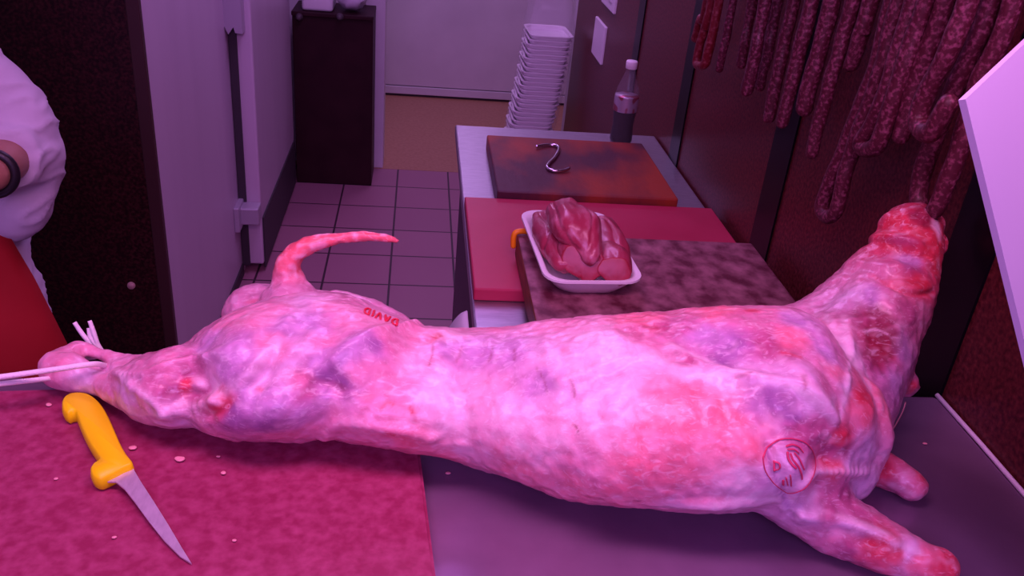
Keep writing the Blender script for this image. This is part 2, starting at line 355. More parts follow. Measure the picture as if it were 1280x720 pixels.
def chunk(path, rad, label, seed, cutend=False, squash=.8):
    z0 = NZ+.006
    pts = [atz(x, y, z0+zz) for x, y, zz in path]
    V, F = remesh(G().tube(pts, rad, 16, sub=5, dome=True, squash=squash), .0032, 2)
    N = normals(V, F)
    for i, v in enumerate(V):
        q = Vector(v)*24+Vector((seed*7, 0, 0)); V[i] = v+N[i]*(.0075*noise.noise(Vector((q.x*1.3, q.y*.55, q.z*.9)))+.0016*noise.noise(Vector((q.x*4, q.y*1.2, q.z*3)))-.0035*max(0, 1-abs(noise.noise(Vector((q.x*.9, q.y*.35, q.z*.6))+Vector((4, 4, 4))))*8))
    if cutend:
        cn = np.array([-.12, -.90, .42]); cn /= np.linalg.norm(cn); c0 = pts[-1]+cn*.012
        dd = (V-c0)@cn; V = V-np.outer(np.where(dd > 0, dd*.92, 0), cn)
    V[:, 2] = np.maximum(V[:, 2], z0)
    o = mesh_obj('meat_chunk', V, F, meat_m); tag(o, label, 'meat', 'meat chunks in the foam tray')
    if cutend:
        o.data.materials.append(cut_meat)
        e = Vector(cn); pe = Vector(c0)-o.location
        for f in o.data.polygons:
            if (f.center-pe).dot(e) > -.0015: f.material_index = 1
    return o
chunk([(679, 275, .036), (690, 300, .038), (706, 328, .034)], [.025, .031, .025], 'marbled red meat chunk on the left side of the tray', 1)
chunk([(706, 266, .086), (722, 284, .086), (738, 312, .064)], [.036, .044, .026], 'largest folded meat piece on top of the pile in the tray', 2, squash=.7)
chunk([(755, 284, .040), (764, 303, .042), (770, 322, .036)], [.026, .030, .026], 'meat chunk along the right rear edge of the tray', 3)
chunk([(718, 306, .046), (724, 320, .044), (733, 331, .038)], [.030, .037, .036], 'meat piece with a dark cut face, front middle of tray', 4, True)
chunk([(764, 316, .036), (766, 326, .038), (768, 337, .036)], [.028, .032, .032], 'meat piece with a round cut face, front right corner of tray', 5, True)

# cloth hanging at the counter side
rng = np.random.RandomState(3); V = []; F = []; nu, nv = 22, 26
for j in range(nv+1):
    for i in range(nu+1):
        u = i/nu; v = j/nv
        wv = .006*math.sin(9*u+2*v)+.004*math.sin(17*u+1)
        V.append((.102+wv*(v**.5)-.040*min(1, v*3)**.6+.006*v, 1.385-.04-.24*(u-.12*math.sin(3*v))*(.55+.45*v), CZ-.004-.20*v*(1-.12*math.cos(5*u))))
for j in range(nv):
    for i in range(nu): F.append((j*(nu+1)+i, j*(nu+1)+i+1, (j+1)*(nu+1)+i+1, (j+1)*(nu+1)+i))
o = mesh_obj('cleaning_cloth', V, F, cloth_w); tag(o, 'white cloth hanging down the aisle side of the steel counter', 'cloth')
m = o.modifiers.new('solid', 'SOLIDIFY'); m.thickness = .003

# ------------------------------------------------------------------ carcass
def lerp(pts, x):
    xs = [p[0] for p in pts]; ys = [p[1] for p in pts]; return np.interp(x, xs, ys)
top_px = [(128, 452), (155, 449), (190, 444), (222, 438), (240, 426), (262, 407), (285, 392), (310, 381), (345, 371), (390, 363), (430, 367), (460, 378), (490, 392), (520, 405), (560, 411), (600, 410), (650, 406), (700, 401), (760, 396), (800, 391), (850, 386), (900, 381), (950, 380), (985, 384), (1015, 402), (1040, 442), (1058, 490), (1066, 535)]
bot_px = [(120, 489), (145, 502), (175, 512), (205, 522), (230, 533), (260, 545), (300, 552), (350, 551), (385, 549), (410, 549), (440, 556), (480, 562), (520, 570), (560, 577), (600, 588), (640, 600), (690, 617), (740, 631), (800, 636), (860, 642), (900, 643), (955, 638), (990, 632), (1025, 622), (1046, 605), (1060, 580), (1066, 560)]
def kf(X): return np.interp(X, [-.40, -.30, -.20, -.05, .05, .2, .35, .46], [.95, .80, .66, .66, .64, .66, .72, .85])
def z0f(X): return np.interp(X, [-.5, .02, .06], [BZ-.002, BZ-.002, TZ+.002])-CAMZ
dt = np.array([ray(*p) for p in spline(top_px, 4)]); db = np.array([ray(*p) for p in spline(bot_px, 4)])
yt = np.full(len(dt), .88); yb = np.full(len(db), .74)
for it in range(8):
    Xt = dt[:, 0]/dt[:, 1]*yt; Xb = db[:, 0]/db[:, 1]*yb
    it_ = np.argsort(Xt); ib_ = np.argsort(Xb)
    XS = np.linspace(max(Xt.min(), Xb.min()), min(Xt.max(), Xb.max()), 110)
    st = np.interp(XS, Xt[it_], (dt[:, 2]/dt[:, 1])[it_]); sbm = np.interp(XS, Xb[ib_], (db[:, 2]/db[:, 1])[ib_])
    k = kf(XS); z0 = z0f(XS)
    At = np.sqrt(k*k+st*st); Ab = np.sqrt(k*k+sbm*sbm)
    # (k+At) ry - st yc = -z0 ; (k-Ab) ry - sb yc = -z0
    det = (k+At)*(-sbm)+st*(k-Ab)
    ry = (-z0*(-sbm)+st*(-z0))/det; yc = ((k+At)*(-z0)-(k-Ab)*(-z0))/det
    rz = k*ry; zc = z0+rz
    ta = np.arctan2(rz, -st*ry)          # tangent parameter on the upper far side
    ytan = yc+ry*np.cos(ta); tb = np.arctan2(-rz, sbm*ry); ybt = yc+ry*np.cos(tb)
    yt = np.interp(Xt, XS, ytan); yb = np.interp(Xb, XS, ybt)
NS = 56; rings = []
for i in range(len(XS)):
    ring = []
    for j in range(NS):
        a = 2*math.pi*j/NS; ca, sa = math.cos(a), math.sin(a)
        ring.append((XS[i], yc[i]+ry[i]*ca, CAMZ+zc[i]+rz[i]*sa))
    rings.append(ring)
g = G().loft(rings)
ridge = lambda X: (np.interp(X, XS, yc), np.interp(X, XS, ry), np.interp(X, XS, zc), np.interp(X, XS, rz))
# hock: bone below, tendon above, a gap between them
zb = BZ+.016
def pz(l): return [atz(x, y, z) for x, y, z, r in l], [q[3] for q in l]
P, Rr = pz([(72, 463, BZ+.024, .0185), (92, 467, BZ+.024, .020), (122, 480, BZ+.022, .0150), (150, 486, BZ+.028, .022), (185, 484, BZ+.036, .036), (225, 486, BZ+.05, .045)]); g.tube(P, Rr, 18, sub=4, dome=True)
P, Rr = pz([(70, 458, BZ+.026, .017), (86, 446, BZ+.026, .014), (103, 435, BZ+.026, .0100), (128, 443, BZ+.026, .0075), (155, 451, BZ+.03, .009), (190, 453, BZ+.045, .012), (230, 445, BZ+.07, .014)]); g.tube(P, Rr, 14, sub=4, dome=True)
# far haunch and root of tail
yh, rh, zh, rzh = ridge(-.19)
p = aty(327, 397, .985); g.blob(p, (.052, .045, .045))
p = aty(362, 392, .96); g.blob(p, (.040, .045, .045))
p = aty(440, 392, .965); g.tube([aty(385, 388, .975), aty(440, 393, .97), aty(490, 413, .955), aty(520, 425, .94)], [.026, .026, .022, .016], 14, sub=3, dome=True)
tailp = [(368, 385, .0245), (362, 362, .0225), (358, 342, .018), (361, 325, .0155), (374, 312, .0125), (395, 302, .0105), (425, 297, .0085), (455, 295, .0075), (480, 297, .0066), (496, 301, .0050)]
g.tube([aty(x, y, .975+.02*i/9) for i, (x, y, r) in enumerate(tailp)], [r for *_, r in tailp], 14, sub=4, dome=True)
# neck
npth = [(965, 530, .765, .070), (1008, 515, .775, .078), (1042, 475, .81, .080), (1081, 425, .845, .062), (1106, 382, .88, .0525), (1122, 345, .915, .0475), (1133, 312, .94, .0425), (1139, 292, .955, .038)]
g.tube([aty(x, y, Y) for x, y, Y, r in npth], [q[3] for q in npth], 24, sub=4, dome=True)
P = [aty(x, y, Y) for x, y, Y in ((930, 434, .86), (985, 430, .87), (1035, 408, .89), (1072, 374, .91), (1100, 340, .925))]
g.tube(P, [.046, .046, .045, .042, .038], 20, sub=4, dome=True)
# ragged end of the neck
for x, y, Y, r in ((1118, 282, .955, .018), (1146, 270, .965, .016), (1163, 282, .96, .018), (1168, 305, .945, .018), (1105, 305, .94, .015), (1142, 484, .80, .0065), (1148, 484, .80, .004), (1130, 480, .80, .016)): g.blob(aty(x, y, Y), (r, r, r))
# forelegs
P, Rr = pz([(985, 600, TZ+.06, .046), (1010, 622, TZ+.05, .038), (1038, 645, TZ+.036, .032), (1078, 669, TZ+.029, .0265), (1118, 689, TZ+.025, .0235), (1158, 705, TZ+.022, .0208), (1174, 710, TZ+.020, .0195)]); g.tube(P, Rr, 20, sub=4, dome=True)
P, Rr = pz([(1050, 565, TZ+.05, .035), (1085, 578, TZ+.03, .023), (1112, 592, TZ+.022, .0195), (1140, 608, TZ+.0185, .0178)]); g.tube(P, Rr, 18, sub=4, dome=True)
# breast and shoulder masses
for x, y, z, r in ((1040, 568, TZ+.05, (.046, .06, .046)), (1062, 535, TZ+.07, (.034, .06, .06)), (1000, 520, TZ+.09, (.075, .085, .062))): g.blob(atz(x, y, z), r)
CV, CF = remesh(g, .0027, 15, .5)
def hits(bvh, u, v):
    d = Vector(ray(u, v)).normalized(); h = bvh.ray_cast(Vector(O3), d)
    return None if h[0] is None else (np.array(h[0]), np.array(h[1]))
CB = BVHTree.FromPolygons([Vector(v) for v in CV], CF)
NZ1 = np.array([noise.noise(Vector(v)*38) for v in CV]); NZ2 = np.array([noise.noise(Vector(v)*110+Vector((5, 0, 0))) for v in CV])
NZ3 = np.array([noise.noise(Vector(v)*14+Vector((0, 9, 0))) for v in CV])
def patch_w(u, v, ru, rv, ang=0, soft=.6, rag=.25, depth=.07):
    """weight of a patch lying on the skin round the point seen at (u, v); ru, rv are its half sizes"""
    h = hits(CB, u, v)
    if h is None: return np.zeros(len(CV))
    p = h[0]; dist = np.linalg.norm(p-O3)/FPX
    nrm = h[1]; e1 = R2-nrm*np.dot(R2, nrm)*.0; e2 = -U2
    ca, sa = math.cos(math.radians(ang)), math.sin(math.radians(ang))
    a1 = (R2*ca-U2*sa); a2 = (-R2*sa-U2*ca)
    vd = (p-O3)/np.linalg.norm(p-O3)
    D = CV-p; s = D@vd
    x = (D@a1)/(ru*dist); y = (D@a2)/(rv*dist)
    r = np.sqrt(x*x+y*y)+rag*NZ1+rag*.5*NZ2
    return np.clip((1-r)/soft+.0, 0, 1)*np.exp(-(s/depth)**2)
def line_w(pts, wpx, rag=.0):
    P = []
    for q in spline(np.array(pts, float), 10):
        h = hits(CB, q[0], q[1])
        if h is not None: P.append(h[0])
    if not P: return np.zeros(len(CV))
    P = np.array(P); best = np.full(len(CV), 9.)
    lo = P.min(0)-.03; hi = P.max(0)+.03
    idx = np.where(((CV > lo) & (CV < hi)).all(1))[0]
    for q in P: best[idx] = np.minimum(best[idx], np.linalg.norm(CV[idx]-q, axis=1))
    wm = wpx*np.linalg.norm(P.mean(0)-O3)/FPX
    return np.exp(-(best*(1+rag*NZ1)/wm)**2)
# relax the folds where the neck, shoulder and forelegs run into the trunk
ED = np.array(list({(min(a, b), max(a, b)) for f in CF for a, b in zip(f, f[1:]+f[:1])}))
deg = np.bincount(ED.ravel(), minlength=len(CV)).astype(float)
sw = np.maximum.reduce([patch_w(1040, 470, 95, 120, 20, .5, 0, .25), patch_w(1045, 600, 60, 60, 0, .5, 0, .25), patch_w(1075, 550, 40, 60, 0, .5, 0, .25)])[:, None]*.75
for _ in range(110):
    A_ = np.stack([np.bincount(ED[:, 0], CV[ED[:, 1], k], len(CV))+np.bincount(ED[:, 1], CV[ED[:, 0], k], len(CV)) for k in range(3)], 1)/deg[:, None]
    CV = CV+sw*(A_-CV)
CB = BVHTree.FromPolygons([Vector(v) for v in CV], CF)
# sculpt
CN = normals(CV, CF); disp = .0010*NZ2+.0025*NZ1*.6+.004*NZ3
for (u, v, ru, rv, ang, amp) in (
    (250, 485, 55, 40, 10, -.010), (265, 500, 22, 14, 20, .006), (240, 480, 18, 12, 0, .006), (300, 440, 60, 38, -35, .010), (345, 510, 75, 40, -25, .012),
    (370, 440, 40, 26, -30, .008), (450, 440, 70, 40, -20, .010), (412, 478, 36, 16, 15, -.0055), (395, 470, 26, 26, 0, -.005), (330, 470, 14, 50, 20, -.006),
    (520, 450, 40, 60, 0, -.004), (600, 440, 110, 34, 0, .004), (880, 430, 110, 34, 10, -.007), (770, 450, 60, 40, 0, .004), (840, 540, 120, 70, 0, .006),
    (940, 520, 90, 44, 25, -.006), (1010, 480, 56, 22, 50, .007), (1095, 420, 32, 55, 10, -.006), (1062, 430, 12, 60, -8, .003), (1080, 510, 26, 50, 10, .006),
    (1035, 575, 40, 30, 0, -.006), (985, 585, 40, 44, 0, .005), (1040, 620, 36, 20, 20, -.005), (1000, 640, 40, 14, 30, .005), (1085, 662, 44, 10, 20, .004),
    (1135, 318, 30, 12, 10, -.008), (1125, 300, 30, 8, 15, .006), (1130, 345, 34, 9, 5, -.005), (1120, 335, 40, 10, 15, .004), (900, 630, 90, 10, 0, .004), (130, 457, 16, 5, 12, -.006), (250, 450, 60, 10, -10, .005),
    (700, 470, 60, 50, 0, .004), (630, 520, 120, 40, 5, .004)):
    disp += amp*patch_w(u, v, ru, rv, ang, .9, .12)
for pts, wpx, amp in (
    ([(840, 430), (880, 450), (930, 465), (985, 480), (1020, 500), (1045, 525)], 8, .004), ([(760, 470), (800, 455), (850, 448)], 8, -.003),
    ([(1062, 400), (1064, 440), (1060, 480)], 5, .0022), ([(700, 480), (780, 455), (850, 450)], 7, .003),
    ([(380, 480), (420, 452), (470, 420), (520, 405)], 8, .004), ([(200, 520), (260, 500), (310, 470), (345, 430), (360, 400)], 9, .004),
    ([(985, 630), (1000, 600), (1030, 590), (1080, 590)], 7, .004), ([(960, 560), (975, 600), (990, 640)], 6, -.004),
    ([(1000, 640), (1060, 655), (1120, 680)], 6, .003), ([(1092, 345), (1108, 355), (1140, 368), (1165, 366)], 4, -.004), ([(405, 545), (430, 530), (480, 535), (540, 550)], 8, .003),
    ([(145, 462), (175, 490), (205, 515)], 6, .003), ([(140, 470), (180, 466), (220, 452), (260, 450)], 5, .003)):
    disp += amp*line_w(pts, wpx)
for i in range(9):   # ribs under the skin
    x = 545+34*i; disp += .0008*line_w([(x, 425), (x+6, 470), (x+16, 520), (x+30, 560)], 9)
CV = CV+CN*disp[:, None]*1.25
floor_z = np.where(CV[:, 0] < .033, BZ+.0006, TZ+.0006)
hang = CV[:, 1] > .88
CV[:, 2] = np.where(~hang, np.maximum(CV[:, 2], floor_z), CV[:, 2])
CB = BVHTree.FromPolygons([Vector(v) for v in CV], CF)
# flesh colours (fat, membrane, muscle, blood)
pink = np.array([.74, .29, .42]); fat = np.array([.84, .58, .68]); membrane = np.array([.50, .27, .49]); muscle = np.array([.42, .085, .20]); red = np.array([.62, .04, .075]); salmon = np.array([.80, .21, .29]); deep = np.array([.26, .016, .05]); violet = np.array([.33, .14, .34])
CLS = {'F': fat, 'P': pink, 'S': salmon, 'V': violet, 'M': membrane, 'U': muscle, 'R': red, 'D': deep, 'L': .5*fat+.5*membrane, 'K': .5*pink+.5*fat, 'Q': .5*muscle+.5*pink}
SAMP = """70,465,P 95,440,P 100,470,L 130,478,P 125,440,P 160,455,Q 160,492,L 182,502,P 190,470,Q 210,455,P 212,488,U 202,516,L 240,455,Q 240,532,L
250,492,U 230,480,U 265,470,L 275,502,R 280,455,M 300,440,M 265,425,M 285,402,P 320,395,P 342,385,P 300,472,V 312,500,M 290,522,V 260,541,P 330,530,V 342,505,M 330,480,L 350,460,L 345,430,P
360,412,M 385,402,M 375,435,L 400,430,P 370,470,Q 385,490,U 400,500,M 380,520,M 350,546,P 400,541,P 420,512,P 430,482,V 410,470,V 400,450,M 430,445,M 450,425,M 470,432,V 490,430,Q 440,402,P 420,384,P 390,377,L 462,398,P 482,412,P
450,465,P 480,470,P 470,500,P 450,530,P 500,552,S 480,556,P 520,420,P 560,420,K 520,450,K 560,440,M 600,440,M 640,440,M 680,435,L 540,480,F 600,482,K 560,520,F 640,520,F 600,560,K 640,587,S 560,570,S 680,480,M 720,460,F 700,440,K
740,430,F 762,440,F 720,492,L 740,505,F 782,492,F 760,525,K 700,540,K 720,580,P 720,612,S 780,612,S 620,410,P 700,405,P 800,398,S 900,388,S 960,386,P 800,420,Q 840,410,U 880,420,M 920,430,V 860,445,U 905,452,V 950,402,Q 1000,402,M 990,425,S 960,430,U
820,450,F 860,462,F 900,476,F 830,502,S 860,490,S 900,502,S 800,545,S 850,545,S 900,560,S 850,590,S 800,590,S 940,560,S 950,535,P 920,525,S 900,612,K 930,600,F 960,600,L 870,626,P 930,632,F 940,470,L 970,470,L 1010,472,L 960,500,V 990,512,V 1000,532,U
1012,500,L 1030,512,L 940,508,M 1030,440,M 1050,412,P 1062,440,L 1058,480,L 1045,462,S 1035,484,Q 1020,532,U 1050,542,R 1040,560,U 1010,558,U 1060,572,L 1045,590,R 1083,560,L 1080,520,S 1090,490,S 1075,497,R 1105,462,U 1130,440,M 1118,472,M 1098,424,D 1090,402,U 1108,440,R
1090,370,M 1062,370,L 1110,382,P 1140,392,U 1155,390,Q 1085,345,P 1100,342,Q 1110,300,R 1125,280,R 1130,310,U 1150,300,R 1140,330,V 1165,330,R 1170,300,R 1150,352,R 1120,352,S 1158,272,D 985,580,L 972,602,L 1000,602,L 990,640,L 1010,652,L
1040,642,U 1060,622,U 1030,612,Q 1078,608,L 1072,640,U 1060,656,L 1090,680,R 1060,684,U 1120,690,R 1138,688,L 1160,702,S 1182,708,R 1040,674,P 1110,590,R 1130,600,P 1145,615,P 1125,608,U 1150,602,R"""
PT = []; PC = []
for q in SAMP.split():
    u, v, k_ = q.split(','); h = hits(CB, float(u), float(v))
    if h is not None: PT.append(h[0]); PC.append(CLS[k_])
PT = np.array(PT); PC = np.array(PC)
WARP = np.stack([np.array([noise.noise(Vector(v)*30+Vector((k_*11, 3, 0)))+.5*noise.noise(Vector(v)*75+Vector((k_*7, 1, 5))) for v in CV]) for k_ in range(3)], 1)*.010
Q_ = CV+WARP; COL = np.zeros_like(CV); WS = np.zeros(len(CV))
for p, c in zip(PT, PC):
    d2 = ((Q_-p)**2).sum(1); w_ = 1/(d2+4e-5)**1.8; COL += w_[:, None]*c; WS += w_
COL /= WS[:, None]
def paint(c, wgt, s=1.0):
    global COL
    q = np.clip(wgt*s, 0, 1)[:, None]; COL = COL*(1-q)+c*q
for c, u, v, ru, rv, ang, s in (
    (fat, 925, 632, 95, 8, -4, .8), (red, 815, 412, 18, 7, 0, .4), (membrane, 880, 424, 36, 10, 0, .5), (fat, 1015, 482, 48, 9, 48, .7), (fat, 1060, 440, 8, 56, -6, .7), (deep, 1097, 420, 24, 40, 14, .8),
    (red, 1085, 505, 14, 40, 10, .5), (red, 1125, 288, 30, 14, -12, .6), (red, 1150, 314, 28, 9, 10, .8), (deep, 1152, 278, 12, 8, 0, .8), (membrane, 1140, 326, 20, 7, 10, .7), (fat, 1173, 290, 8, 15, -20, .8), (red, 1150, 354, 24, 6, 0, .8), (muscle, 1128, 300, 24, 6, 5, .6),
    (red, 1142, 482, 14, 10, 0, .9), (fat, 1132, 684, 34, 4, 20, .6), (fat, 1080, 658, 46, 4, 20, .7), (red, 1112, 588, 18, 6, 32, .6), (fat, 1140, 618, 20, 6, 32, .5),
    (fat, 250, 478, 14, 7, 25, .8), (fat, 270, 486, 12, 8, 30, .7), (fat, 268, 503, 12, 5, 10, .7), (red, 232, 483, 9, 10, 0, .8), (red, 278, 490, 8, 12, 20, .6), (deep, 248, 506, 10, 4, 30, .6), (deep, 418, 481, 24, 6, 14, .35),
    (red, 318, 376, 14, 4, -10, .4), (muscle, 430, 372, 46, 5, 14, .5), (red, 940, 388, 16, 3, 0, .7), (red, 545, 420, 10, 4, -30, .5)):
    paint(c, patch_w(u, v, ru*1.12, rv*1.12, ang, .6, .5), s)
# the skinned tail: bright red with pale flecks
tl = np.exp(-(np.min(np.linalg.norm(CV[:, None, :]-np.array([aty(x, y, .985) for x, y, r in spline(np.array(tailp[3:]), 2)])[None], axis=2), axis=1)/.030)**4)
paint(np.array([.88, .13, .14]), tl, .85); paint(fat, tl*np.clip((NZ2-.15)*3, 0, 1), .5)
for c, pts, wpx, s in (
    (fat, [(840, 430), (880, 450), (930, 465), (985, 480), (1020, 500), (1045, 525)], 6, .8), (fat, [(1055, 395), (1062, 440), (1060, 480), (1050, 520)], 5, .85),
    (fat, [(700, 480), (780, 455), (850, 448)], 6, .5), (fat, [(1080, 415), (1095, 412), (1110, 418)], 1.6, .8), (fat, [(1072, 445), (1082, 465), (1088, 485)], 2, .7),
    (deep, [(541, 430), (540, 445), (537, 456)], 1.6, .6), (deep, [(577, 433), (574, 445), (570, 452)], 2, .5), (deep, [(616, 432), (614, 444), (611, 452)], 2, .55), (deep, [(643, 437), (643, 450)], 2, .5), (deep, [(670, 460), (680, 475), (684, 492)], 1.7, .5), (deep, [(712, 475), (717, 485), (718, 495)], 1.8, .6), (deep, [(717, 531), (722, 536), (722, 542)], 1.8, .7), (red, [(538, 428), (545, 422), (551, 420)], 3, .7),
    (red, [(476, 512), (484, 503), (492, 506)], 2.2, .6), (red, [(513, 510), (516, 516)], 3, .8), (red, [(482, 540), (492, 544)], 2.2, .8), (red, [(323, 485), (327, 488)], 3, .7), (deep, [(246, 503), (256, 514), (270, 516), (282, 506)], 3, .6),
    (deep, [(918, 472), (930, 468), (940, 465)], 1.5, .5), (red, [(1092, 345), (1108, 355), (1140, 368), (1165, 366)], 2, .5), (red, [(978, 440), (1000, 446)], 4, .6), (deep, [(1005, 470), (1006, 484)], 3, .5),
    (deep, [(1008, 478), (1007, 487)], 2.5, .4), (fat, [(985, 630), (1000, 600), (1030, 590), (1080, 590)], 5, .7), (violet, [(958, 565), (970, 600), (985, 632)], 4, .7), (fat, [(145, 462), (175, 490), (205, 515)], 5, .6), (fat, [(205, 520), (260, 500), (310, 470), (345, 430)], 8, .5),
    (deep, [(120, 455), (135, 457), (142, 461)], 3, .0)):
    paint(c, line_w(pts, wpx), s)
# thin fibrous streaks and flecks of fat and blood in the skin
STR = np.array([noise.noise(Vector((v[0]*40+v[2]*30, v[1]*90, v[2]*70)))+.6*noise.noise(Vector((v[0]*120, v[1]*160, v[2]*150))) for v in CV])
paint(fat, np.clip((STR-.18)*1.8, 0, 1)*.30); paint(muscle, np.clip((-STR-.30)*1.8, 0, 1)*.25)
fine = (.06*NZ2+.05*NZ1)[:, None]; COL = np.clip(COL*(1+fine*1.6), 0, 1)
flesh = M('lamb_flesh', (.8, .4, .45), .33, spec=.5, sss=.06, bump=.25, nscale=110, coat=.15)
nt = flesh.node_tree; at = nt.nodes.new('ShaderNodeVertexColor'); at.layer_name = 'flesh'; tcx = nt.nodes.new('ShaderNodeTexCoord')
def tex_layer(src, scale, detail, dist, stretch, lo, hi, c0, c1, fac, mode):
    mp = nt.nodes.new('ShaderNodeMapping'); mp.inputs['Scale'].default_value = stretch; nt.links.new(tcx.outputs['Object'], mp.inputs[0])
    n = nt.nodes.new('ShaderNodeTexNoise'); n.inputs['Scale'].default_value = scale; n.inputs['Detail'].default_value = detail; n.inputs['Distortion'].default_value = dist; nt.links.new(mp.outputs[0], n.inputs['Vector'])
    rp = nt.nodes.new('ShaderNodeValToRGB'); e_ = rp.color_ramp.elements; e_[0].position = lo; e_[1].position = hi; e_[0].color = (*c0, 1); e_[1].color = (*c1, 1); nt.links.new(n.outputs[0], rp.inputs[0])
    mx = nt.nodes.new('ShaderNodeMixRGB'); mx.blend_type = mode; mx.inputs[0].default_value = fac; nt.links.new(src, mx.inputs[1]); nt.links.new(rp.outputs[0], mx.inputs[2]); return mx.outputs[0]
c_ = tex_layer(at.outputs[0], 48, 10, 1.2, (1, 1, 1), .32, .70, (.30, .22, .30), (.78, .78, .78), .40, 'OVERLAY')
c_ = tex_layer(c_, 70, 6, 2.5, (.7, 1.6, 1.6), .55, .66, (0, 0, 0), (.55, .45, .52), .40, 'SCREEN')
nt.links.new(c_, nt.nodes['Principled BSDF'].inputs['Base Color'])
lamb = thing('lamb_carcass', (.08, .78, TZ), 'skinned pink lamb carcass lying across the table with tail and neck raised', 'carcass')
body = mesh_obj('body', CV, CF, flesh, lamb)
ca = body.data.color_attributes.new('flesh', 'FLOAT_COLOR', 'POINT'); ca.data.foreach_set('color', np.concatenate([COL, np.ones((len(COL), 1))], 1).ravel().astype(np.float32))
# ink stamps
ink = M('red_ink', (.70, .012, .055), .5)
ink2 = M('faded_red_ink', (.62, .04, .13), .5)
def on_skin(pts_px, off=.0010):
    out = []
    for q in pts_px:
        h = hits(CB, q[0], q[1])
        if h is None: return None
        out.append(h[0]+h[1]*off)
    return out
def stroke(g, pts_px, wpx, sub=6):
    P = np.array(pts_px, float)
    P = spline(P, sub) if len(P) > 2 else np.array([P[0]+(P[1]-P[0])*k/5 for k in range(6)])
    Q = on_skin(P)
    if Q is None: return
    r = wpx/2*np.linalg.norm(Q[0]-O3)/FPX
    g.tube(Q, r, 8, squash=.5, dome=True)
g = G()
def letter(strokes, cx, cy, sc, ang):
    c_, s_ = math.cos(ang), math.sin(ang)
    for st_ in strokes:
        stroke(g, [(cx+(x*c_-y*s_)*sc, cy+(x*s_+y*c_)*sc) for x, y in st_], 3.0)
Dl = [[(.45, -.5), (.45, .5)], [(.45, -.5), (-.1, -.45), (-.45, 0), (-.1, .45), (.45, .5)]]   # upside down: bowl to the left
Il = [[(0, -.5), (0, .5)]]; Vl = [[(-.45, .5), (0, -.5), (.45, .5)]]; Al = [[(-.45, -.5), (0, .5), (.45, -.5)], [(-.25, -.1), (.25, -.1)]]
for st_, cx, cy in ((Dl, 458.5, 389.6), (Il, 466.5, 392.3), (Vl, 473.5, 395.2), (Al, 483.5, 399.0), (Dl, 493, 402.8)): letter(st_, cx, cy, 7.0, math.radians(20))
o = g.obj('name_stamp', ink, lamb); o['label'] = 'upside-down red ink stamp reading DAVID'
g = G()
ov = [(986+31*math.cos(a)*1.0-4*math.sin(a), 581+31*math.sin(a)+6*math.cos(a)*.0) for a in np.linspace(0, 2*math.pi, 25)]
ov = [(953.5, 572), (957, 562), (966, 554), (978, 549), (992, 549), (1005, 553), (1014, 562), (1018, 574), (1018, 588), (1012, 602), (1002, 612), (988, 616), (975, 611), (964, 600), (956, 587), (953.5, 572)]
stroke(g, ov, 2.0, 4)
for s_ in ([(983, 558), (990, 556), (998, 559), (1003, 565)], [(985, 562), (992, 562), (997, 566)], [(984, 566), (985, 573), (989, 580), (994, 585)], [(988, 568), (991, 575), (997, 583), (1001, 592), (1002, 598)], [(993, 567), (999, 575), (1004, 586)], [(967, 577), (967, 588)], [(967, 577), (974, 579), (975, 585), (967, 588)], [(983, 597), (985, 605)], [(988, 594), (989, 606)], [(979, 600), (979, 605)]): stroke(g, s_, 3.0, 4)
o = g.obj('oval_stamp', ink2, lamb); o['label'] = 'faded oval inspection stamp'
# twine through the hock
g = G()
hz = BZ+.030
g.tube([atz(134, 458, BZ+.020), atz(122, 455, BZ+.044), atz(100, 457, BZ+.052), atz(60, 463, BZ+.050), atz(-30, 475, BZ+.048), atz(-160, 488, BZ+.05)], .0030, 8, sub=6)
g.tube([atz(120, 446, BZ+.020), atz(95, 452, BZ+.0), atz(72, 470, BZ+.018), atz(52, 474, BZ+.03), atz(0, 480, BZ+.038), atz(-160, 500, BZ+.05)], .0028, 8, sub=6)
for l in ([(126, 440), (116, 432), (104, 419), (93, 403)], [(128, 440), (122, 430), (117, 415), (112, 401)], [(127, 440), (119, 430), (113, 421), (111, 410)]):
    g.tube([aty(x, y, .925+.004*i) for i, (x, y) in enumerate(l)], [.003, .0028, .0028, .0025], 8, sub=5)
tag(g.obj('twine', twine_m), 'white twine tied through the hock of the carcass, ends sticking up', 'string')

# ------------------------------------------------------------------ knife
kz = BZ+.001
hp = [(77.5, 511), (79, 505), (86, 499.5), (98, 497), (111, 498.5), (121, 504), (130, 514), (138, 528), (146, 546), (153, 562), (160, 574), (168, 586), (155, 593), (140, 601), (127, 606), (117, 603), (113, 594), (116, 587), (124, 581), (121, 574), (113, 562), (104, 545), (97, 528), (94, 521), (86, 523.5), (79, 519)]
kn = thing('boning_knife', atz(125, 580, kz), 'boning knife with a yellow plastic handle lying on the red board', 'knife')
def poly_pad(pts, z0, h, name, mat, parent, k=3):
    P = spline(np.array(pts+[pts[0]], float), k)[:-1]
    w0 = np.array([atz(x, y, z0+h/2) for x, y in P]); c = w0.mean(0)
    # inward offset rings for a rounded grip
    T = np.roll(w0, -1, 0)-np.roll(w0, 1, 0); T /= np.linalg.norm(T, axis=1)[:, None]; Nn = np.stack([-T[:, 1], T[:, 0], 0*T[:, 0]], 1)
    if np.sum(np.cross(w0[:, :2]-c[:2], T[:, :2])) < 0: Nn = -Nn
    rings = []
    for ins, zz in ((.0026, 0), (.0009, .15), (.0, .5), (.0009, .85), (.0026, 1.0)):
        rings.append([(p[0], p[1], z0+h*zz) for p in w0+Nn*ins])
    G().loft(rings).obj(name, mat, parent)
poly_pad(hp, kz, .017, 'handle', yellow, kn)
